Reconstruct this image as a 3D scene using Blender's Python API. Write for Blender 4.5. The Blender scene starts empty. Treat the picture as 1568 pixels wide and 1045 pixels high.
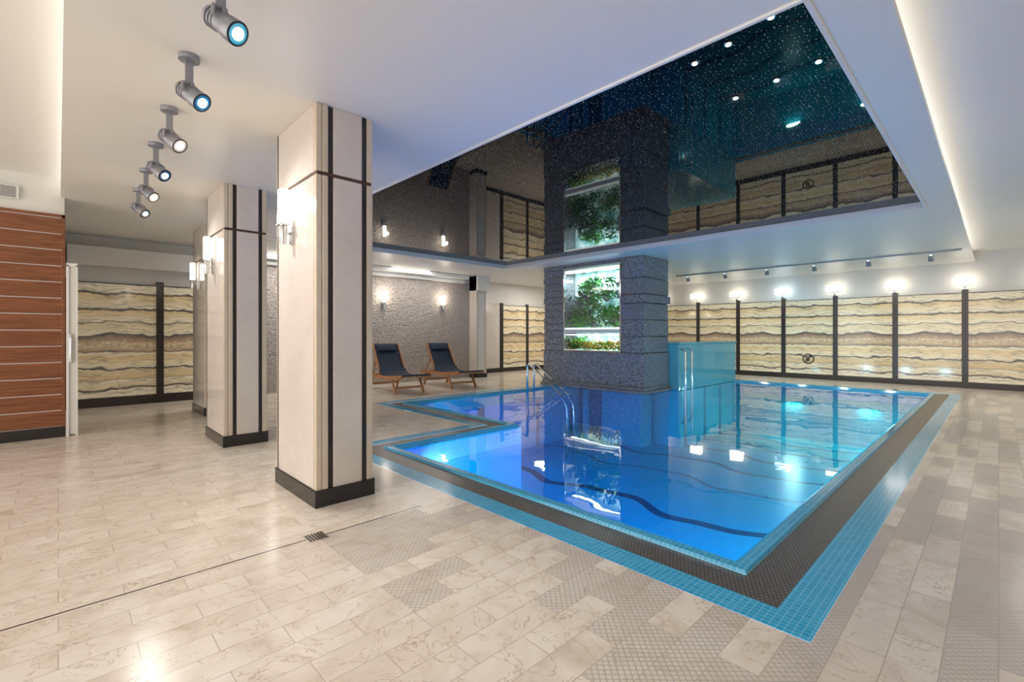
import bpy, bmesh, math, random
from mathutils import Vector, Matrix
random.seed(7)
S=bpy.context.scene
S.view_settings.view_transform='Standard'
COL=S.collection
pi=math.pi
# ------------------------------------------------------------------ node helpers
class NT:
    def __init__(s,name):
        s.m=bpy.data.materials.new(name); s.m.use_nodes=True
        s.t=s.m.node_tree; s.t.nodes.clear()
        s.out=s.t.nodes.new('ShaderNodeOutputMaterial')
    def n(s,typ,**kw):
        nd=s.t.nodes.new('ShaderNode'+typ)
        ins=kw.pop('ins',{})
        for k,v in kw.items(): setattr(nd,k,v)
        for k,v in ins.items(): s.set(nd,k,v)
        return nd
    def set(s,nd,k,v):
        i=nd.inputs[k]
        if isinstance(v,bpy.types.NodeSocket): s.t.links.new(v,i)
        elif isinstance(v,tuple) and len(v)==3 and i.type=='RGBA': i.default_value=(*v,1)
        else: i.default_value=v
    def math(s,op,a,b=0.0,c=None):
        nd=s.t.nodes.new('ShaderNodeMath'); nd.operation=op
        s.set(nd,0,a); s.set(nd,1,b)
        if c is not None: s.set(nd,2,c)
        return nd.outputs[0]
    def mix(s,f,a,b,mode='MIX'):
        nd=s.t.nodes.new('ShaderNodeMixRGB'); nd.blend_type=mode
        s.set(nd,0,f); s.set(nd,1,a); s.set(nd,2,b)
        return nd.outputs[0]
    def ramp(s,f,stops,interp='LINEAR'):
        nd=s.t.nodes.new('ShaderNodeValToRGB'); cr=nd.color_ramp; cr.interpolation=interp
        while len(cr.elements)<len(stops): cr.elements.new(0.5)
        for e,(p,c) in zip(cr.elements,stops):
            e.position=p; e.color=(*c,1) if len(c)==3 else c
        s.set(nd,0,f); return nd.outputs[0]
    def obj(s):
        return s.n('TexCoord').outputs['Object']
    def xyz(s,v):
        nd=s.n('SeparateXYZ',ins={0:v}); return nd.outputs
    def comb(s,x,y,z=0.0):
        return s.n('CombineXYZ',ins={0:x,1:y,2:z}).outputs[0]
    def noise(s,v,scale,detail=4,rough=.5,dist=0.0):
        return s.n('TexNoise',ins={'Vector':v,'Scale':scale,'Detail':detail,'Roughness':rough,'Distortion':dist}).outputs['Fac']
    def bump(s,h,st=.3,dist=.02):
        return s.n('Bump',ins={'Height':h,'Strength':st,'Distance':dist}).outputs[0]
    def pbr(s,**kw):
        ren={'col':'Base Color','rough':'Roughness','metal':'Metallic','nrm':'Normal','em':'Emission Color','es':'Emission Strength','coat':'Coat Weight','cr':'Coat Roughness','ior':'IOR','spec':'Specular IOR Level','tr':'Transmission Weight','alpha':'Alpha'}
        b=s.n('BsdfPrincipled')
        for k,v in kw.items(): s.set(b,ren[k],v)
        s.t.links.new(b.outputs[0],s.out.inputs[0]); return s.m

def simple(name,c,rough=.5,metal=0,var=.06,scale=6,**kw):
    t=NT(name); n=t.noise(t.obj(),scale,4)
    c2=tuple(max(0,x*(1-var*2)) for x in c)
    return t.pbr(col=t.mix(n,c,c2),rough=rough,metal=metal,**kw)
def emis(name,c,st):
    t=NT(name); e=t.n('Emission',ins={0:c,1:st}); t.t.links.new(e.outputs[0],t.out.inputs[0]); return t.m

# ------------------------------------------------------------------ materials
M={}
M['plaster']=simple('plaster_white',(.74,.72,.68),.55,var=.03,scale=1.5)
M['ceil']=simple('ceiling_paint',(.82,.80,.75),.38,var=.02,scale=1)
M['trimw']=simple('trim_white',(.8,.79,.77),.35,var=.02)
M['black']=simple('black_granite',(.028,.026,.027),.12,var=.3,scale=60)
M['dark']=simple('dark_brown_trim',(.045,.036,.034),.25,var=.2,scale=20)
M['copper']=simple('copper_joint',(.12,.06,.04),.25,metal=.5)
M['steel']=simple('polished_steel',(.75,.76,.78),.12,metal=1,var=.03)
M['alu']=simple('brushed_aluminium',(.33,.34,.38),.35,metal=.4,var=.08,scale=40)
M['lamp']=emis('lamp_shade_glow',(1,.90,.76),7)
M['lampw']=emis('post_lamp_glow',(1,.90,.76),5)
M['lampc']=emis('lamp_shade_cool',(.7,.88,1),5)
M['lens']=emis('spot_lens_glow',(.75,.88,1),1.7)
M['led']=emis('led_strip_glow',(1,.97,.93),1.8)
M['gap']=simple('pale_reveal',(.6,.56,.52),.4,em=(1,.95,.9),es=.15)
M['glint']=emis('reflection_glint_glow',(.6,.85,1),4)
M['cloth']=simple('navy_cloth',(.014,.028,.06),.8,var=.2,scale=80)
M['leafd']=simple('leaf_dark',(.02,.16,.03),.4,var=.3,scale=9)
M['leafg']=simple('leaf_green',(.12,.50,.07),.4,var=.3,scale=9)
M['leafy']=simple('coral_yellow',(.75,.52,.04),.5,var=.3,scale=14)
M['leafp']=simple('coral_purple',(.25,.13,.4),.5,var=.3,scale=14)
M['rock']=simple('reef_rock',(.45,.5,.52),.8,var=.35,scale=12)

# marble of columns
t=NT('column_marble'); o=t.obj(); n=t.noise(o,2.2,6,.55,.6); n2=t.noise(o,22,4)
c=t.ramp(n,[(.3,(.62,.55,.50)),(.5,(.665,.595,.545)),(.7,(.69,.625,.58))])
M['marble']=t.pbr(col=t.mix(.12,c,t.ramp(n2,[(.4,(.6,.53,.47)),(.6,(.76,.7,.64))])),rough=.09)
t=NT('column_strip_marble'); n=t.noise(t.obj(),8,5)
M['strip']=t.pbr(col=t.mix(n,(.68,.58,.46),(.58,.48,.37)),rough=.1)

# wood
t=NT('cherry_wood'); o=t.xyz(t.obj()); v=t.comb(o[0],t.math('MULTIPLY',o[1],1.2),t.math('MULTIPLY',o[2],22))
n=t.noise(v,2.2,8,.6,.6)
M['wood']=t.pbr(col=t.ramp(n,[(.3,(.13,.042,.016)),(.5,(.21,.072,.028)),(.7,(.30,.11,.045))]),rough=.22)
t=NT('teak_wood'); o=t.xyz(t.obj()); v=t.comb(t.math('MULTIPLY',o[0],2),t.math('MULTIPLY',o[1],14),t.math('MULTIPLY',o[2],14))
M['teak']=t.pbr(col=t.ramp(t.noise(v,2,6),[(.3,(.34,.14,.055)),(.7,(.55,.27,.12))]),rough=.4)

# floor
def floor_mat():
    t=NT('marble_plank_floor'); o=t.obj(); X,Y,Z=t.xyz(o)
    bv=t.comb(Y,X)
    def brick(c1,c2,mo,ms=.0022):
        b=t.n('TexBrick',offset=.5,offset_frequency=2,ins={'Vector':bv,'Color1':c1,'Color2':c2,'Mortar':mo,'Scale':1.0,'Mortar Size':ms,'Mortar Smooth':.1,'Bias':0.0,'Brick Width':.46,'Row Height':.152})
        return b
    b=brick((0.,0.,0.),(1.,1.,1.),(.5,.5,.5)); rnd=b.outputs['Color']; mort=b.outputs['Fac']
    r1=t.xyz(rnd)[0]
    off=t.comb(t.math('MULTIPLY',r1,9.),t.math('MULTIPLY',r1,5.))
    vv=t.n('VectorMath',operation='ADD',ins={0:o,1:off}).outputs[0]
    n=t.noise(vv,2.2,8,.62,1.2)
    base=t.ramp(n,[(.28,(.55,.445,.35)),(.42,(.72,.63,.53)),(.55,(.80,.72,.63)),(.72,(.83,.77,.69))])
    big=t.noise(o,.55,5,.6,.5)
    base=t.mix(t.xyz(t.ramp(big,[(.5,(0,0,0)),(.68,(.3,.3,.3))]))[0],base,(.58,.45,.33))
    vn=t.noise(vv,3.2,6,.6,1.5); ve=t.math('ABSOLUTE',t.math('SUBTRACT',vn,.5)); vm=t.math('LESS_THAN',ve,.005)
    base=t.mix(t.math('MULTIPLY',vm,.55),base,(.38,.26,.17))
    base=t.mix(t.math('MULTIPLY',r1,.2),base,(.62,.52,.43))
    right=t.n('MapRange',ins={0:X,1:-.62,2:-.5,3:0.,4:1.}).outputs[0]
    base=t.mix(t.math('MULTIPLY',right,t.math('ADD',t.math('MULTIPLY',r1,.5),.12)),base,(.52,.48,.45))
    zone=t.math('MULTIPLY',t.math('GREATER_THAN',X,-2.93),t.math('GREATER_THAN',Y,1.15))
    pick=t.math('MULTIPLY',zone,t.math('GREATER_THAN',r1,.5))
    k=2*pi/.034
    a=t.math('ABSOLUTE',t.math('SINE',t.math('MULTIPLY',t.math('ADD',X,Y),k/2)))
    c=t.math('ABSOLUTE',t.math('SINE',t.math('MULTIPLY',t.math('SUBTRACT',X,Y),k/2)))
    h=t.math('LESS_THAN',t.math('MINIMUM',a,c),.30)
    hm=t.math('MULTIPLY',pick,h)
    base=t.mix(t.math('MULTIPLY',pick,.24),base,(.48,.44,.41))
    base=t.mix(t.math('MULTIPLY',hm,.6),base,(.27,.23,.20))
    base=t.mix(t.math('MULTIPLY',mort,.55),base,(.36,.285,.22))
    g=t.math('MULTIPLY',t.math('LESS_THAN',t.math('ABSOLUTE',t.math('ADD',X,2.92)),.006),t.math('LESS_THAN',Y,1.9))
    base=t.mix(g,base,(.03,.025,.02))
    rough=t.math('ADD',t.math('MULTIPLY',n,.16),t.math('MULTIPLY',hm,.3))
    rough=t.math('ADD',rough,.12)
    hh=t.math('SUBTRACT',t.math('MULTIPLY',t.noise(o,1.6,2),.5),t.math('ADD',mort,hm))
    return t.pbr(col=base,rough=rough,ior=1.4,nrm=t.bump(hh,.12,.004))
M['floor']=floor_mat()

def mosaic(name,c1,c2,grout,size=.03,rough=.12,far=None,line=False):
    t=NT(name); o=t.obj(); X,Y,Z=t.xyz(o)
    def br(v):
        return t.n('TexBrick',offset=0.0,ins={'Vector':v,'Color1':c1,'Color2':c2,'Mortar':grout,'Scale':1.0,'Mortar Size':size*.07,'Bias':0.0,'Brick Width':size,'Row Height':size})
    g=t.n('NewGeometry').outputs['Normal']; nx,ny,nz=t.xyz(g)
    b1=br(t.comb(X,Y)); b2=br(t.comb(Y,Z)); b3=br(t.comb(X,Z))
    c=t.mix(t.math('GREATER_THAN',t.math('ABSOLUTE',nx),.5),b1.outputs[0],b2.outputs[0])
    c=t.mix(t.math('GREATER_THAN',t.math('ABSOLUTE',ny),.5),c,b3.outputs[0])
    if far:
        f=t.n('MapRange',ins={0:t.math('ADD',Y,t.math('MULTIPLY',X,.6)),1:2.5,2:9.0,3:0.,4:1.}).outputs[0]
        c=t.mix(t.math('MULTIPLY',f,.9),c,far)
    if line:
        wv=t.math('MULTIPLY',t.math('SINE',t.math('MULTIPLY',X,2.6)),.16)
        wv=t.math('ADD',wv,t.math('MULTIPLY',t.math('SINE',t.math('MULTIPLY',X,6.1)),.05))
        for yy,wd,am,cc in ((6.3,.09,.93,(.0,.015,.15)),(8.0,.05,.7,(.0,.05,.25)),(9.2,.06,.8,(.0,.06,.2)),(10.3,.07,.8,(.0,.08,.2)),(11.3,.06,.8,(.0,.08,.2)),(12.2,.07,.8,(.0,.10,.22))):  # far lines: onyx wall reflections in the water, painted into the basin colour
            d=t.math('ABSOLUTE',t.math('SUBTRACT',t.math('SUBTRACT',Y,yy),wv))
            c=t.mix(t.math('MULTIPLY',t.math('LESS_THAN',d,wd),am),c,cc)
    return t.pbr(col=c,rough=rough)
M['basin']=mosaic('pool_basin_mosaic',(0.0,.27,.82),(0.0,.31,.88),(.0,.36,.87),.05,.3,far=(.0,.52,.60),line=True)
M['rim']=mosaic('pool_rim_mosaic',(.035,.35,.62),(.06,.42,.70),(.2,.54,.74),.03)
M['turq']=mosaic('turquoise_mosaic',(.06,.42,.54),(.09,.47,.59),(.22,.55,.64),.03)
# grate
t=NT('overflow_grate'); X,Y,Z=t.xyz(t.obj())
b=t.n('TexBrick',offset=.5,ins={'Vector':t.comb(X,Y),'Color1':(.17,.145,.125),'Color2':(.24,.205,.18),'Mortar':(.05,.04,.035),'Scale':1.0,'Mortar Size':.004,'Brick Width':.022,'Row Height':.022})
M['grate']=t.pbr(col=b.outputs[0],rough=.3,nrm=t.bump(b.outputs['Fac'],-.5,.004))
# water
t=NT('pool_water'); o=t.obj()
h=t.math('ADD',t.noise(o,1.1,2,.4,.4),t.math('MULTIPLY',t.noise(o,4.,2,.5,.2),.06))
bp=t.bump(h,.12,.06)
fr=t.n('Fresnel',ins={'IOR':1.31,'Normal':bp}).outputs[0]
tr=t.n('BsdfTransparent',ins={0:(.6,.95,1.)}); gl=t.n('BsdfGlossy',ins={'Color':(1.,1.,1.),'Roughness':.01,'Normal':bp})
mx=t.n('MixShader',ins={0:fr,1:tr.outputs[0],2:gl.outputs[0]}); t.t.links.new(mx.outputs[0],t.out.inputs[0]); M['water']=t.m
# glass
t=NT('clear_glass'); fr=t.n('Fresnel',ins={'IOR':1.45}).outputs[0]
tr=t.n('BsdfTransparent',ins={0:(.93,.98,.98)}); gl=t.n('BsdfGlossy',ins={'Roughness':.01})
mx=t.n('MixShader',ins={0:fr,1:tr.outputs[0],2:gl.outputs[0]}); t.t.links.new(mx.outputs[0],t.out.inputs[0]); M['glass']=t.m
# star ceiling
t=NT('black_star_stretch_film'); o=t.obj()
def starlay(sc,th,pw,gain):
    vo=t.n('TexVoronoi',voronoi_dimensions='2D',ins={'Vector':o,'Scale':sc}); st=t.math('LESS_THAN',vo.outputs['Distance'],th)
    rn=t.xyz(vo.outputs['Color'])[0]; return t.math('MULTIPLY',t.math('MULTIPLY',st,t.math('POWER',rn,pw)),gain)
st=t.math('ADD',starlay(36.,.08,2.5,1.1),starlay(6.,.018,4.,1.5))
M['stars']=t.pbr(col=(.003,.004,.006),rough=.02,ior=1.19,em=(.8,.93,1.),es=st,nrm=t.bump(t.noise(o,1.2,1),.03,.02))
# onyx
t=NT('onyx_bookmatched'); uv=t.n('TexCoord').outputs['UV']; U,V,W=t.xyz(uv)
w1=t.noise(t.comb(t.math('MULTIPLY',U,1.4),t.math('MULTIPLY',V,1.8)),1.5,3,.5)
w2=t.noise(t.comb(t.math('MULTIPLY',U,2.2),t.math('MULTIPLY',V,9.)),2.2,4,.6)
w3=t.noise(t.comb(t.math('MULTIPLY',U,7.),t.math('MULTIPLY',V,16.)),1.3,5,.65)
v=t.math('ADD',V,t.math('MULTIPLY',t.math('SUBTRACT',w1,.5),.11)); v=t.math('ADD',v,t.math('MULTIPLY',t.math('SUBTRACT',w2,.5),.04))
v=t.math('ADD',v,t.math('MULTIPLY',t.math('SUBTRACT',w3,.5),.015))
CR=(.78,.65,.41); LT=(.86,.77,.57); YE=(.74,.56,.29); DK=(.07,.065,.07); BR=(.50,.35,.22); GY=(.42,.36,.30)
c=t.ramp(v,[(.0,LT),(.055,LT),(.063,DK),(.072,DK),(.08,CR),(.14,LT),(.147,GY),(.158,YE),(.235,CR),(.243,DK),(.252,DK),(.262,LT),(.35,YE),(.39,LT),(.397,DK),(.408,BR),(.46,CR),(.50,BR),(.538,DK),(.548,DK),(.558,LT),(.648,CR),(.656,DK),(.668,LT),(.76,YE),(.769,DK),(.78,DK),(.79,LT),(.905,YE),(.914,DK),(.923,DK),(.932,LT)][:32])
fs=t.noise(t.comb(t.math('MULTIPLY',U,2.),t.math('MULTIPLY',v,70.)),1.5,5,.6)
c=t.mix(t.xyz(t.ramp(fs,[(.46,(0,0,0)),(.60,(.5,.5,.5))]))[0],c,(.34,.25,.17))
fs2=t.noise(t.comb(t.math('MULTIPLY',U,1.5),t.math('MULTIPLY',v,26.),3.),1.5,3,.5)
c=t.mix(t.xyz(t.ramp(fs2,[(.56,(0,0,0)),(.60,(.6,.6,.6)),(.62,(0,0,0))]))[0],c,(.12,.10,.10))
mt=t.noise(t.comb(t.math('MULTIPLY',U,14.),t.math('MULTIPLY',V,22.)),1.5,5,.7)
band=t.ramp(v,[(.40,(0,0,0)),(.44,(1,1,1)),(.52,(1,1,1)),(.55,(0,0,0))])
c=t.mix(t.math('MULTIPLY',t.xyz(band)[0],t.xyz(t.ramp(mt,[(.45,(0,0,0)),(.6,(.6,.6,.6))]))[0]),c,(.30,.20,.15))
M['onyx']=t.pbr(col=c,rough=.08,em=c,es=.12)
# pebble wall
t=NT('split_pebble_wall'); o=t.obj(); vo=t.n('TexVoronoi',ins={'Vector':o,'Scale':24.}); n=t.noise(o,40,4)
rr=t.xyz(vo.outputs['Color'])[0]
c=t.mix(rr,(.46,.405,.37),(.64,.575,.53)); c=t.mix(t.math('MULTIPLY',vo.outputs['Distance'],.6),c,(.2,.17,.16))
M['pebble']=t.pbr(col=c,rough=.45,nrm=t.bump(t.math('SUBTRACT',n,t.math('MULTIPLY',vo.outputs['Distance'],1.5)),.7,.02))
# granite
t=NT('rough_grey_granite'); o=t.obj(); n=t.noise(o,16,8,.7); n2=t.noise(o,60,3); vo=t.n('TexVoronoi',ins={'Vector':o,'Scale':11.})
c=t.ramp(n2,[(.35,(.09,.09,.10)),(.5,(.24,.24,.27)),(.66,(.54,.54,.58))])
M['granite']=t.pbr(col=c,rough=.5,nrm=t.bump(t.math('ADD',n,t.math('MULTIPLY',vo.outputs['Distance'],.7)),1.,.05))
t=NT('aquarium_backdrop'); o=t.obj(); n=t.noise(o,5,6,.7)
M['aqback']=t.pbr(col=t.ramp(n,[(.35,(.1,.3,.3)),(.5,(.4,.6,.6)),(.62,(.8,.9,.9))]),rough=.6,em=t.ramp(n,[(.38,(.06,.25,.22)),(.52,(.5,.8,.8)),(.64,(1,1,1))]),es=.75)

# ------------------------------------------------------------------ mesh builder
class MB:
    def __init__(s): s.bm=bmesh.new(); s.mats=[]; s.uv=s.bm.loops.layers.uv.new('UVMap')
    def mi(s,k):
        if k not in s.mats: s.mats.append(k)
        return s.mats.index(k)
    def box(s,x0,x1,y0,y1,z0,z1,k,mtx=None,uvf=None):
        if x0>x1:x0,x1=x1,x0
        if y0>y1:y0,y1=y1,y0
        P=[Vector(p) for p in ((x0,y0,z0),(x1,y0,z0),(x1,y1,z0),(x0,y1,z0),(x0,y0,z1),(x1,y0,z1),(x1,y1,z1),(x0,y1,z1))]
        vs=[s.bm.verts.new(mtx@p if mtx else p) for p in P]; i=s.mi(k)
        for f in ((0,3,2,1),(4,5,6,7),(0,1,5,4),(1,2,6,5),(2,3,7,6),(3,0,4,7)):
            fc=s.bm.faces.new([vs[a] for a in f]); fc.material_index=i
            if uvf:
                for l in fc.loops: l[s.uv].uv=uvf(l.vert.co)
    def tube(s,pts,r,k,seg=12,cap=True):
        pts=[Vector(p) for p in pts]; i=s.mi(k); rings=[]
        rr=r if isinstance(r,(list,tuple)) else [r]*len(pts)
        ref=(pts[-1]-pts[0]).normalized() if (pts[-1]-pts[0]).length>1e-6 else (pts[1]-pts[0]).normalized()
        up=Vector((0,1,0)) if abs(ref.y)<.8 else Vector((1,0,0))
        for j,p in enumerate(pts):
            if j==0: d=pts[1]-p
            elif j==len(pts)-1: d=p-pts[j-1]
            else: d=(pts[j+1]-p).normalized()+(p-pts[j-1]).normalized()
            d.normalize()
            a=d.cross(up).normalized(); b=d.cross(a).normalized()
            rings.append([s.bm.verts.new(p+rr[j]*(math.cos(2*pi*q/seg)*a+math.sin(2*pi*q/seg)*b)) for q in range(seg)])
        for j in range(len(rings)-1):
            for q in range(seg):
                f=s.bm.faces.new((rings[j][q],rings[j][(q+1)%seg],rings[j+1][(q+1)%seg],rings[j+1][q])); f.material_index=i; f.smooth=True
        if cap:
            for rg in (rings[0],rings[-1]):
                f=s.bm.faces.new(rg); f.material_index=i
    def poly(s,pts,k):
        f=s.bm.faces.new([s.bm.verts.new(p) for p in pts]); f.material_index=s.mi(k); return f
    def done(s,name,parent=None,bevel=0,loc=None,seg=2):
        bmesh.ops.recalc_face_normals(s.bm,faces=s.bm.faces)
        me=bpy.data.meshes.new(name); s.bm.to_mesh(me); s.bm.free()
        for k in s.mats: me.materials.append(M[k])
        ob=bpy.data.objects.new(name,me); COL.objects.link(ob)
        if loc: ob.location=loc
        if parent: ob.parent=parent
        if bevel:
            b=ob.modifiers.new('bevel','BEVEL'); b.width=bevel; b.segments=seg; b.limit_method='ANGLE'
        return ob
def empty(name,loc=(0,0,0)):
    e=bpy.data.objects.new(name,None); e.location=loc; COL.objects.link(e); return e
def light(typ,name,loc,energy,color=(1,1,1),parent=None,rot=None,**kw):
    l=bpy.data.lights.new(name,typ); l.energy=energy; l.color=color
    for k,v in kw.items(): setattr(l,k,v)
    o=bpy.data.objects.new(name,l); COL.objects.link(o); o.location=loc
    if rot is not None: o.rotation_euler=rot
    if parent:
        o.parent=parent
    return o
def aim(d): return Vector(d).to_track_quat('-Z','Y').to_euler()

ZC=2.92; ZB=3.0; ZR=3.14
XW=-10.7; YW=15.15; XR=1.75; YB=-4.2
# ------------------------------------------------------------------ floor + pool
outer=[(-.53,2.19),(-.53,13.5),(-7.85,13.5),(-7.85,4.09),(-5.07,4.09),(-5.07,2.19)]
def offs(poly,o):
    n=len(poly); r=[]
    for i in range(n):
        p=Vector(poly[i]); a=(p-Vector(poly[i-1])).normalized(); b=(Vector(poly[(i+1)%n])-p).normalized()
        na=Vector((-a.y,a.x)); nb=Vector((-b.y,b.x)); q=p+o*(na+nb); r.append((q.x,q.y))
    return r
m=MB()
def fl(x0,x1,y0,y1): m.box(x0,x1,y0,y1,-.2,0,'floor')
fl(-11.6,XR,YB,2.19); fl(-.53,XR,2.19,YW+.1); fl(-11.6,-5.07,2.19,4.09); fl(-11.6,-7.85,4.09,YW+.1); fl(-7.85,-.53,13.5,YW+.1)
m.done('floor')
def ring(mb,o0,o1,z0,z1,k,zb=None):
    A=offs(outer,o0);B=offs(outer,o1);n=len(A)
    for i in range(n):
        j=(i+1)%n
        mb.poly([(*A[i],z0),(*A[j],z0),(*B[j],z1),(*B[i],z1)],k)
pool=empty('swimming_pool')
m=MB(); ring(m,0,.17,0.001,0.0,'rim'); m.done('outer_tile_band',pool)
m=MB(); ring(m,.17,.38,-.004,-.004,'grate'); m.done('overflow_grate',pool)
m=MB(); ring(m,.38,.385,-.004,.018,'rim'); ring(m,.385,.45,.018,.02,'rim'); ring(m,.45,.5,.02,-.03,'rim'); ring(m,.5,.5001,-.03,-.25,'rim'); m.done('pool_rim',pool)
I=offs(outer,.5)
m=MB(); DP=-1.3
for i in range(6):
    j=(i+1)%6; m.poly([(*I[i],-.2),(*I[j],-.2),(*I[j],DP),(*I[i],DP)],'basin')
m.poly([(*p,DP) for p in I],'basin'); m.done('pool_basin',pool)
m=MB(); m.poly([(*p,-.022) for p in I],'water'); m.done('pool_water',pool)
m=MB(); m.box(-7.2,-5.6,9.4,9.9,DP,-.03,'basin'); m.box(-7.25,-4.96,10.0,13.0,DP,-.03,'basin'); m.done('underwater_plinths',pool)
# underwater lamps set in the pool walls
for x in (-1.6,-2.9,-4.3):
    light('AREA','pool_lamp',(x,2.72,-.4),44,(.68,.9,1),pool,aim((0,1,-.8)),shape='DISK',size=.3)
for x in (-6.0,-7.0):
    light('AREA','pool_lamp',(x,4.62,-.4),18,(.65,.88,1),pool,aim((0,1,-.8)),shape='DISK',size=.3)
for y in (4.0,5.8,7.8,9.8,11.8):
    light('AREA','pool_lamp',(-1.06,y,-.4),18,(.8,1,.97),pool,aim((-1,0,-.8)),shape='DISK',size=.3)
for x in (-2.0,-3.5):
    light('AREA','pool_lamp',(x,12.96,-.4),14,(.8,1,.95),pool,aim((0,-1,-1.2)),shape='DISK',size=.3)

# drain
m=MB(); 
m.box(-2.98,-2.86,1.08,1.2,.0,.004,'steel')
for i in range(6): m.box(-2.97,-2.87,1.09+i*.018,1.1+i*.018,.004,.006,'black')
m.done('floor_drain',bevel=.001)

# ------------------------------------------------------------------ ceiling
m=MB()
def cl(x0,x1,y0,y1,z0=ZC,z1=ZC+.3): m.box(x0,x1,y0,y1,z0,z1,'ceil')
cl(-11.6,-.55,.2,2.65); cl(-11.6,-8.7,2.65,8.2); cl(-11.6,-.55,8.2,YW+.1)
cl(-.65,-.55,2.65,8.2)
cl(-.55,-.37,.2,YW+.1,ZC,ZC+.05)            # cove lip right
cl(-11.6,-.37,.02,.2,ZC,ZC+.05)             # cove lip left
cl(-.55,XR+.1,YB,YW+.1,ZR,ZR+.1)
cl(-11.6,-.55,YB,.2,ZR,ZR+.1)
m.done('ceiling')
m=MB(); m.box(-8.72,-.63,2.63,8.22,ZB,ZB+.02,'stars'); m.done('ceiling_star_panel')
m=MB()
T=.03
m.box(-8.7,-.65,2.65,2.65+T,ZC-.015,ZB,'trimw'); m.box(-8.7,-.65,8.2-T,8.2,ZC-.015,ZB,'trimw')
m.box(-8.7,-8.7+T,2.65+T,8.2-T,ZC-.015,ZB,'trimw'); m.box(-.65-T,-.65,2.65+T,8.2-T,ZC-.015,ZB,'trimw')
m.done('trim_star_panel',bevel=.008)
# cove LEDs
m=MB(); m.box(-.52,-.50,.3,YW-.1,ZC+.05,ZC+.06,'led'); m.box(-10.5,-.6,.15,.17,ZC+.05,ZC+.06,'led'); m.done('cove_led_strip')
light('AREA','cove_light_right',(-.45,7.7,ZC+.07),9,(1,.97,.92),None,(pi,.3,0),shape='RECTANGLE',size=.04,size_y=14)
light('AREA','cove_light_left',(-5.5,.11,ZC+.07),7,(1,.97,.92),None,(pi,0,0),shape='RECTANGLE',size=9.8,size_y=.04)
# six small glowing discs standing in for bright reflections in the star film
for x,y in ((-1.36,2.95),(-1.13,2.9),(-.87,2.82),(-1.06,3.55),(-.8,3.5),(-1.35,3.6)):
    m=MB(); m.tube([(0,0,0),(0,0,-.008)],.024,'steel',20); m.tube([(0,0,-.0081),(0,0,-.012)],.016,'glint',16)
    m.done('film_reflection_glint',loc=(x,y,ZB))
# ------------------------------------------------------------------ walls
m=MB(); m.box(-11.6,XR,YW,YW+.15,0,ZR,'plaster'); m.done('wall_back')
m=MB(); m.box(XR,XR+.15,YB,YW+.15,0,ZR,'plaster'); m.done('wall_right')
m=MB(); m.box(XW-.2,XW,YB,2.3,0,ZR,'plaster'); m.box(XW-.2,XW,2.3,8.6,0,2.72,'pebble'); m.box(XW-.2,XW,2.3,8.6,2.72,ZR,'plaster')
m.box(-11.6,-11.45,8.6,YW,0,ZR,'plaster'); m.box(-11.5,XW-.2,8.6,8.8,0,ZR,'plaster')
m.done('wall_left')
m=MB(); m.box(XW,XW+.28,2.3,8.4,2.80,ZC,'trimw'); m.box(XW,XW+.1,2.3,8.4,2.70,2.80,'trimw'); m.done('trim_1',bevel=.03,seg=4)
m=MB(); m.box(XW,XW+.25,.1,2.3,2.40,2.72,'plaster'); m.done('trim_2',bevel=.01)
# pilaster
m=MB(); m.box(XW+.001,-10.38,8.61,8.98,0,ZC,'marble')
m.box(XW+.001,-10.3,8.61,9.06,2.5,ZC,'trimw'); m.box(XW+.001,-10.36,8.605,9.0,0,.12,'black')
m.box(-10.377,-10.37,8.68,8.9,.2,2.4,'plaster'); m.done('corner_pilaster',bevel=.03,seg=3)

def onyx_row_y(name,xs,y,z0,z1,ext=.06,lastpost=True):
    m=MB()
    for i in range(len(xs)-1):
        a,b=xs[i]+.055,xs[i+1]-.055; fl=i%2
        uvf=lambda co,a=a,b=b,fl=fl:(((co.x-a)/(b-a)) if fl else 1-((co.x-a)/(b-a)),(co.z-z0)/(z1-z0))
        m.box(a-.02,b+.02,y-.04,y,z0,z1,'onyx',uvf=uvf)
    for x in xs: m.box(x-.055,x+.055,y-ext,y,0,z1+.08,'dark')
    m.box(xs[0],xs[-1],y-.05,y,0,z0-.001,'dark'); m.box(xs[0],xs[-1],y-.05,y,z1,z1+.015,'dark')
    return m.done(name)
def onyx_row_x(name,ys,x,z0,z1,ext=.06):
    m=MB()
    for i in range(len(ys)-1):
        a,b=ys[i]+.055,ys[i+1]-.055; fl=i%2
        uvf=lambda co,a=a,b=b,fl=fl:(((co.y-a)/(b-a)) if fl else 1-((co.y-a)/(b-a)),(co.z-z0)/(z1-z0))
        m.box(x,x+.04,a-.02,b+.02,z0,z1,'onyx',uvf=uvf)
    for y in ys: m.box(x,x+ext,y-.055,y+.055,0,z1+.08,'dark')
    m.box(x,x+.05,ys[0],ys[-1],0,z0-.001,'dark'); m.box(x,x+.05,ys[0],ys[-1],z1,z1+.015,'dark')
    return m.done(name)
posts=[-.54+1.262*i for i in range(-9,2)]
onyx_row_y('onyx_panel_wall_cladding',posts,YW,.14,2.2)
onyx_row_x('onyx_panel_wall_cladding',[.1,1.34,2.4],XW,.16,2.12)
onyx_row_x('onyx_panel_wall_cladding',[10.55,11.75,12.95,14.15],-11.45,.14,2.2)
m=MB(); m.box(-11.45,-11.4,9.1,10.45,.14,2.25,'marble'); m.box(-11.45,-11.41,9.1,10.45,0,.139,'black'); m.done('marble_wall_panel',bevel=.005)

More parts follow.
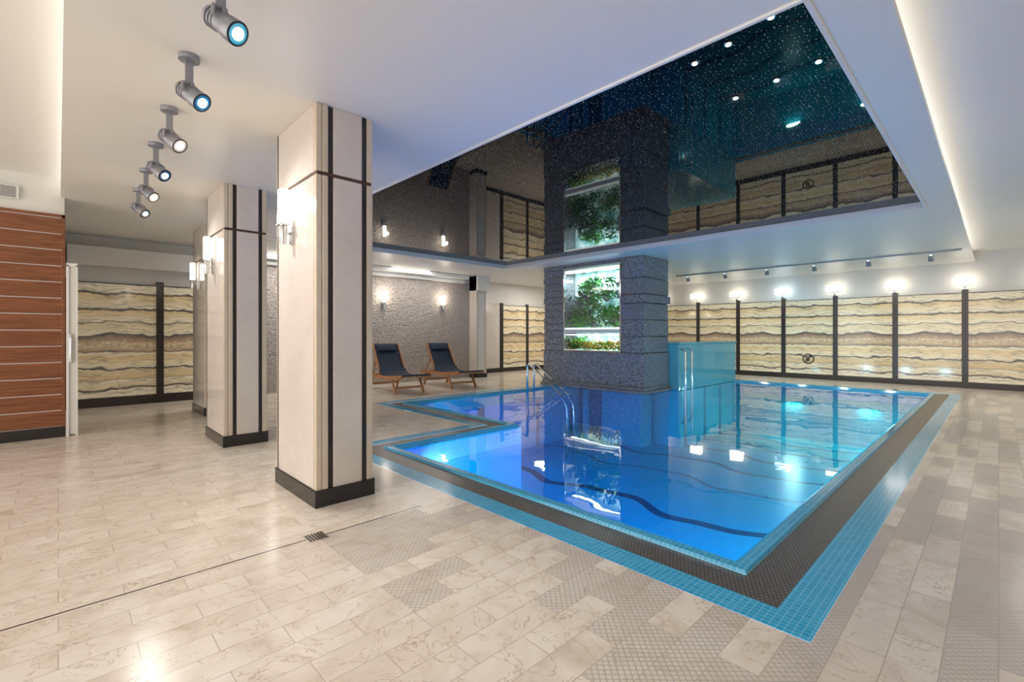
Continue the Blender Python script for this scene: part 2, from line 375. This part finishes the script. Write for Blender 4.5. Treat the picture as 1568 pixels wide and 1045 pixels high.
# back wall lamps
for x in posts[1:]:
    e=empty('post_wall_lamp',(x,YW-.06,2.28))
    m=MB(); m.box(-.03,.03,-.1,0,0,.04,'steel'); m.tube([(0,-.09,.02),(0,-.09,.13)],.015,'steel'); m.box(-.12,.12,-.1,-.08,.09,.115,'steel'); m.done('bracket',e,bevel=.003)
    cool=abs(x+4.3)<.3
    m=MB(); m.box(-.19,.19,-.16,-.05,.12,.28,'lampc' if cool else 'lampw'); m.done('shade',e,bevel=.015)
# no diving sign
m=MB(); 
m.tube([(.13*math.cos(a*pi/12),0,.13*math.sin(a*pi/12)) for a in range(24)]+[(.13,0,-.001)],.014,'black',8,cap=False)
m.tube([(-.09,0,-.09),(.09,0,.09)],.011,'black',8); m.tube([(-.06,0,.05),(0,0,.03),(.03,0,-.03),(-.03,0,-.07)],.014,'black',8)
m.tube([(.03,0,.06),(.031,0,.09)],.018,'black',8); m.tube([(-.02,0,.0),(-.07,0,-.01)],.011,'black',8)
m.done('no_diving_sign',loc=(-3.7,YW-.055,.56))

# ------------------------------------------------------------------ marble columns
def column(x1,y0,wx=.84,wy=.44):
    m=MB(); x0=x1-wx; y1=y0+wy
    for za,zb in ((.10,2.405),(2.43,ZC)):
        m.box(x0+.0,x1-.012,y0+.03,y1-.03,za,zb,'marble')
        m.box(x0+.015,x1-.035,y0,y0+.05,za,zb,'marble'); m.box(x0+.015,x1-.035,y1-.05,y1,za,zb,'marble')
        for xs,sg in ((x1,1),(x0,-1)):
            def bx(a,b,p,k): 
                m.box(xs-sg*.05,xs+sg*p,y0+a,y0+b,za,zb,k)
            bx(0,.042,0,'strip'); bx(.046,.088,0.003,'strip'); bx(.088,.128,-.008,'black')
            bx(.128,wy-.088,0,'marble')
            bx(wy-.088,wy-.055,-.008+.010,'black'); bx(wy-.052,wy,0,'strip')
    m.box(x0+.008,x1-.008,y0+.008,y1-.008,2.40,2.435,'copper')
    m.box(x0-.012,x1+.014,y0-.012,y1+.012,0,.125,'black')
    return m.done('marble_column',bevel=.006)
def sconce(loc,nrm,en=0):
    e=empty('wall_sconce',loc); e.rotation_euler=(0,0,math.atan2(nrm[1],nrm[0]))
    m=MB()
    m.box(0,.015,-.035,.035,-.16,.02,'steel'); m.tube([(.0,0,-.08),(.07,0,-.08),(.07,0,-.03)],.012,'steel')
    m.tube([(.07,0,-.17),(.07,0,-.02)],[.024,.03],'steel',16); m.box(.03,.11,-.05,.05,-.025,-.012,'steel'); m.done('bracket',e,bevel=.002)
    m=MB(); m.box(.04,.10,-.038,.038,-.01,.26,'lamp'); m.done('shade',e,bevel=.008)
    if en: light('POINT','bulb',(.2,0,.2),en,(1,.88,.72),e,shadow_soft_size=.04)
for x1,y0 in ((-3.4,1.33),(-5.92,1.31),(-8.4,1.6)):
    column(x1,y0); sconce((x1-.47,y0,2.12),(0,-1))
for y in (5.85,7.64):
    sconce((XW,y,2.06),(1,0),6)
sconce((-11.4,9.7,2.1),(1,0))

# ------------------------------------------------------------------ track spots (left)
def spot(x,y,i):
    e=empty('ceiling_spotlight',(x,y,ZC))
    m=MB(); m.tube([(0,0,0),(0,0,-.03)],.055,'alu',24); m.box(-.012,.012,-.02,.02,-.17,-.03,'alu')
    d=Vector((.607,.456,-.55)).normalized(); c=Vector((0.01,0.01,-.235))
    side=d.cross(Vector((0,0,1))).normalized()
    m.tube([c+Vector((0,0,.07)),c+Vector((0,0,.03))],.018,'alu',10)
    for s in (-1,1): m.tube([c+Vector((0,0,.065)),c+side*.06*s+Vector((0,0,.05)),c+side*.064*s],.009,'alu',8)
    m.tube([c-d*.09,c-d*.085,c-d*.02,c+d*.03,c+d*.035,c+d*.09],[.035,.043,.046,.048,.054,.056],'alu',28)
    for q in range(3): m.tube([c-d*(.07-.02*q),c-d*(.063-.02*q)],.050,'alu',28)
    m.tube([c+d*.0905,c+d*.092],.056,'dark',28); m.tube([c+d*.0921,c+d*.0928],.046,'steel',28); m.done('housing',e,bevel=.002)
    m=MB(); m.tube([c+d*.0932,c+d*.097],.030,'lens',24); m.done('lens',e)
    light('SPOT','beam',c+d*.12,46,(1,.97,.92),e,aim(d+Vector((0,0,-.25))),spot_size=2.0,spot_blend=1,shadow_soft_size=.05)
for i in range(6): spot(-2.50-.875*i,.54+.025*i,i)
# far track
e=empty('ceiling_track_light',(0,12.7,ZC))
m=MB(); m.box(-6.4,-.5,-.015,.015,-.03,0,'alu')
xs=[-.95-1.02*i for i in range(6)]
for x in xs:
    c=Vector((x,0,-.13)); d=Vector((0,.55,-.83)).normalized()
    m.tube([(x,0,-.03),(x,0,-.09)],.01,'alu',8); m.tube([c-d*.06,c,c+d*.06],[.028,.045,.05],'alu',18)
    m.tube([c-d*.0605,c-d*.07],.022,'lens',12)
m.done('track_and_heads',e)
m=MB()
for x in xs:
    c=Vector((x,0,-.13)); d=Vector((0,.55,-.83)).normalized()
    m.tube([c+d*.061,c+d*.065],.045,'lens',16)
m.done('lenses',e)
for i,x in enumerate(xs):
    light('SPOT','beam',(x,.06,-.22),58,(.6,.9,1) if i in(2,3) else (1,.92,.8),e,aim((0,.6,-.6)),spot_size=1.9,spot_blend=1,shadow_soft_size=.05)

# ------------------------------------------------------------------ sauna cabin left
e=empty('sauna_cabin')
m=MB(); x=-7.92
m.box(XW,x-.03,YB,.055,0,ZR,'plaster'); m.box(x-.03,x-.012,YB,.05,.12,2.68,'gap'); m.done('cabin_wall',e)
m=MB(); z=.13; n=13; hh=(2.66-.13)/n
for i in range(n): m.box(x-.035,x,YB,.05,z+i*hh+.005,z+(i+1)*hh-.005,'wood')
m.box(x-.04,x+.012,.03,.062,.12,2.70,'wood'); m.box(x-.04,x+.012,YB,.062,2.665,2.70,'wood'); m.done('wood_slats',e,bevel=.003)
m=MB(); m.box(x-.03,x+.012,YB,.062,0,.13,'black'); m.done('plinth',e,bevel=.003)
m=MB(); m.box(x,x+.02,-.86,-.33,2.82,2.97,'trimw')
for i in range(9): m.box(x+.02,x+.022,-.84+0.0,-.35,2.832+i*.0145,2.839+i*.0145,'black')
m.done('vent_grille',e)
m=MB(); x=-7.9
m.box(x-.05,x,.07,.095,0,2.1,'trimw'); m.box(x-.03,x-.02,.095,.155,.02,2.08,'plaster'); m.box(x-.05,x,.155,.175,0,2.1,'trimw'); m.box(x-.05,x,.07,.175,2.08,2.12,'trimw')
m.tube([(x,.11,.95),(x+.05,.11,.95),(x+.05,.11,1.2),(x,.11,1.2)],.009,'steel'); m.box(x,x+.006,.095,.125,.9,1.25,'steel')
m.done('door_1',bevel=.003)

# ------------------------------------------------------------------ granite column with aquarium
e=empty('aquarium_column')
X0,X1,Y0,Y1=-8.0,-5.2,8.87,9.93
AX0,AX1,AZ0,AZ1=-7.37,-5.74,.84,2.84
m=MB(); g=.02; zb=-.018
m.box(X0+g,X1-g,Y0+.5,Y1-g,zb,ZC,'granite')
m.box(X0+g,AX0,Y0+g,Y1-g,zb,ZC,'granite'); m.box(AX1,X1-g,Y0+g,Y1-g,zb,ZC,'granite')
m.box(X0+g,X1-g,Y0+g,Y1-g,zb,AZ0,'granite'); m.box(X0+g,X1-g,Y0+g,Y1-g,AZ1,ZC,'granite')
rnd=random.Random(3)
z=.84
while z<ZC-.03:
    h=.165; z1=min(z+h,ZC-.002); j=rnd.uniform(0,.02)
    m.box(X0-j,AX0-.002,Y0-j,Y0+.2,z+.006,z1-.006,'granite')
    z+=h
zz=[.84,1.2,1.56,1.92,2.1,2.46,ZC-.002]
for a,b in zip(zz[:-1],zz[1:]):
    j=rnd.uniform(0,.02)+(.05 if a in(1.92,) else 0)
    m.box(AX1+.002,X1+j,Y0-j,Y1,a+.006,b-.006,'granite')
m.box(X0-.005,X1+.03,Y0-.03,Y1,.12,.835,'granite')
m.box(X0-.02,X1+.1,Y0-.14,Y1,zb,.05,'granite'); m.box(X0-.01,X1+.06,Y0-.09,Y1,.05,.12,'granite')
m.done('granite_shaft',e,bevel=.014)
m=MB(); f=.035; ya,yb=Y0-.02,Y0+.03
m.box(AX0,AX0+f,ya,yb,AZ0,AZ1,'steel'); m.box(AX1-f,AX1,ya,yb,AZ0,AZ1,'steel'); m.box(AX0+f,AX1-f,ya,yb,AZ1-f,AZ1,'steel'); m.box(AX0+f,AX1-f,ya,yb,AZ0,AZ0+f,'steel')
m.box(AX0+f,AX1-f,ya-.01,yb,1.28,1.36,'trimw'); m.done('frame',e,bevel=.004)
m=MB(); m.box(AX0+.05,AX1-.05,Y0+.02,Y0+.10,AZ1-.13,AZ1-.06,'led'); m.box(AX0+.05,AX1-.05,Y0+.02,Y0+.06,1.365,1.40,'led'); m.box(AX0+.05,AX1-.05,Y0+.04,Y0+.10,1.22,1.25,'led'); m.done('light_tube',e)
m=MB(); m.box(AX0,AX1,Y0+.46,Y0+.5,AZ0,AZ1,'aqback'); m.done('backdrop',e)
m=MB(); m.box(AX0+f,AX1-f,Y0,Y0+.006,AZ0+f,AZ1-f,'glass'); m.done('glass_pane',e)
def leaves(mb,n,xr,yr,zr,ln,wd,keys,updir=.6):
    for _ in range(n):
        p=Vector((rnd.uniform(*xr),rnd.uniform(*yr),rnd.uniform(*zr)))
        d=Vector((rnd.uniform(-1,1),rnd.uniform(-1,.2),rnd.uniform(-.3,1)+updir)).normalized()
        s=d.cross(Vector((rnd.uniform(-.4,.4),1,rnd.uniform(-.4,.4)))).normalized(); L=ln*rnd.uniform(.6,1.3); W=wd*rnd.uniform(.6,1.3)
        dr=Vector((0,-.3,-.5))*L
        a=p; b=p+d*L*.4; c=p+d*L*.75+dr*.25; t_=p+d*L+dr*.5
        k=rnd.choice(keys); V=[mb.bm.verts.new(q) for q in (a,b-s*W,b+s*W,c-s*W*.8,c+s*W*.8,t_)]; i=mb.mi(k)
        for f_ in ((0,1,2),(1,3,4,2),(3,5,4)):
            q=mb.bm.faces.new([V[z_] for z_ in f_]); q.material_index=i
m=MB()
for _ in range(24):
    cx,cz=rnd.uniform(AX0+.15,AX1-.15),rnd.uniform(1.5,2.5)
    k=rnd.choice([['leafd','leafg'],['leafg'],['leafg'],['leafd','leafp','leafg']])
    leaves(m,50,(cx-.15,cx+.15),(Y0+.12,Y0+.42),(cz-.12,cz+.11),.12,.022,k)
leaves(m,260,(AX0+.05,AX1-.05),(Y0+.08,Y0+.4),(1.38,1.6),.16,.02,['leafd','leafg','leafg','leafp'])
m.done('aquatic_plants',e)
m=MB(); leaves(m,700,(AX0+.05,AX1-.05),(Y0+.05,Y0+.4),(.87,1.04),.09,.018,['leafy','leafy','leafy','leafg'],.9)
leaves(m,160,(AX0+.05,AX0+.5),(Y0+.05,Y0+.4),(.9,1.12),.12,.02,['leafg','leafd'],.9); m.done('coral_bed',e)
m=MB()
for _ in range(16):
    c=Vector((rnd.uniform(AX0+.15,AX1-.15),Y0+rnd.uniform(.3,.42),rnd.uniform(1.4,2.6))); r=rnd.uniform(.07,.14)
    res=bmesh.ops.create_icosphere(m.bm,subdivisions=2,radius=r,matrix=Matrix.Translation(c)); i=m.mi('rock')
    for v_ in res['verts']:
        v_.co+=Vector((rnd.uniform(-1,1),rnd.uniform(-.5,.5),rnd.uniform(-1,1)))*r*.25
        for f_ in v_.link_faces: f_.material_index=i
m.done('reef_rocks',e)
light('AREA','tank_light',(-6.55,Y0+.2,AZ1-.14),24,(.85,.95,1),e,aim((0,.1,-1)),shape='RECTANGLE',size=1.4,size_y=.15)
light('AREA','tank_light',(-6.55,Y0+.2,1.21),12,(1,1,.9),e,aim((0,.1,-1)),shape='RECTANGLE',size=1.4,size_y=.15)

# turquoise raised tub behind the column
m=MB()
m.box(-7.35,-4.95,9.945,13.2,-.018,1.02,'turq'); m.box(-7.38,-4.92,9.945,13.22,1.02,1.06,'turq')
m.done('raised_hot_tub',bevel=.01)
def arc(c,r,a0,a1,n,ax=(1,0,0)):
    ax=Vector(ax); return [Vector(c)+ax*r*math.cos(a0+(a1-a0)*i/n)+Vector((0,0,1))*r*math.sin(a0+(a1-a0)*i/n) for i in range(n+1)]
m=MB()
for y in (10.0,10.32):
    pts=[(-4.95,y,.92)]+arc((-4.92,y,.82),.10,pi/2,0,6)+[(-4.82,y,-.6),(-4.9,y,-.75)]
    m.tube(pts,.02,'steel',12)
m.done('ladder_rails',pool)
m=MB()
for y in (7.5,7.72):
    m.tube([(-7.28,y,-.6)]+[(-7.28,y,.5)]+arc((-7.22,y,.52),.06,pi,pi*.4,5)+[(-6.3,y,-.03),(-6.15,y,-.25),(-6.15,y,-1.3)],.02,'steel',12)
m.done('stair_handrail',pool)

# ------------------------------------------------------------------ loungers
def lounger(x,y,ang=0):
    e=empty('sun_lounger',(x,y,0)); e.rotation_euler=(0,0,ang); e.scale=(1.1,1.12,1.05)
    m=MB(); w=.3
    for s in (-1,1):
        yy=s*w
        pts=[(-.75,yy,.30),(-.3,yy,.30),(.2,yy,.30),(.6,yy,.33),(.9,yy,.36)]
        for a,b in zip(pts[:-1],pts[1:]): 
            a=Vector(a);b=Vector(b); d=(b-a); L=d.length; an=math.atan2(d.z,d.x)
            m.box(-.01,L+.01,-.016,.016,-.035,.035,'teak',Matrix.Translation(a)@Matrix.Rotation(-an,4,'Y'))
        for lx,tx in ((-.55,-.45),(.55,.45)):
            a=Vector((lx*1.12,yy*.96,.0)); b=Vector((tx,yy*.96,.3)); d=b-a; an=math.atan2(d.x,d.z)
            m.box(-.028,.028,-.014,.014,0,d.length,'teak',Matrix.Translation(a)@Matrix.Rotation(an,4,'Y'))
        a=Vector((-.12,yy*.9,.33)); an=-math.radians(32)
        m.box(-.018,.018,-.014,.014,0,.76,'teak',Matrix.Translation(a)@Matrix.Rotation(an,4,'Y'))
        m.box(-.012,.012,-.012,.012,0,.42,'teak',Matrix.Translation(Vector((-.6,yy*.85,.3)))@Matrix.Rotation(math.radians(35),4,'Y'))
    for xx,zz in ((-.74,.3),(-.58,.12),(.58,.12),(.88,.36)): m.box(xx-.02,xx+.02,-w,w,zz-.02,zz+.02,'teak')
    m.done('teak_frame',e,bevel=.004)
    m=MB()
    prof=[(-.53,.98),(-.5,.93),(-.36,.70),(-.22,.50),(-.12,.39),(0,.345),(.2,.335),(.5,.335),(.75,.36),(.9,.40)]
    A=[[m.bm.verts.new((px+ (0),s*.28,pz)) for s in (-1,-.5,0,.5,1)] for px,pz in prof]
    i=m.mi('cloth')
    for r_,q_ in zip(A[:-1],A[1:]):
        for k in range(4):
            f_=m.bm.faces.new((r_[k],r_[k+1],q_[k+1],q_[k])); f_.material_index=i; f_.smooth=True
    ob=m.done('sling_cushion',e); so=ob.modifiers.new('solid','SOLIDIFY'); so.thickness=.03
    m=MB(); m.box(-.02,.02,-.2,.2,-.06,.06,'cloth',Matrix.Translation(Vector((-.44,0,.88)))@Matrix.Rotation(-math.radians(32),4,'Y')); m.done('head_pillow',e,bevel=.015)
lounger(-9.3,6.85,-.1); lounger(-9.3,5.4,-.1)

# ------------------------------------------------------------------ lighting
w=bpy.data.worlds.new('World'); S.world=w; w.use_nodes=True
bg=w.node_tree.nodes['Background']; bg.inputs[0].default_value=(1,.95,.875,1); bg.inputs[1].default_value=3.0
for (x,y,en) in ((-9.7,3.3,38),(-9.9,6.5,26),(-9.8,11.5,60),(.9,6,30),(.9,11.5,55)):  # fill lights without fixtures, added under the ceiling to even out the brightness
    light('AREA','ceiling_fill',(x,y,(ZR if x>0 else ZC)-.01),en,(1,.94,.86),None,(0,0,0),shape='DISK',size=1.5)

cam=bpy.data.cameras.new('camera'); co=bpy.data.objects.new('camera',cam); COL.objects.link(co)
cam.sensor_width=36; cam.lens=16.52; cam.shift_y=-.0067; cam.clip_start=.02
co.location=(0,0,1.25); co.rotation_euler=(pi/2,0,math.radians(46)); S.camera=co
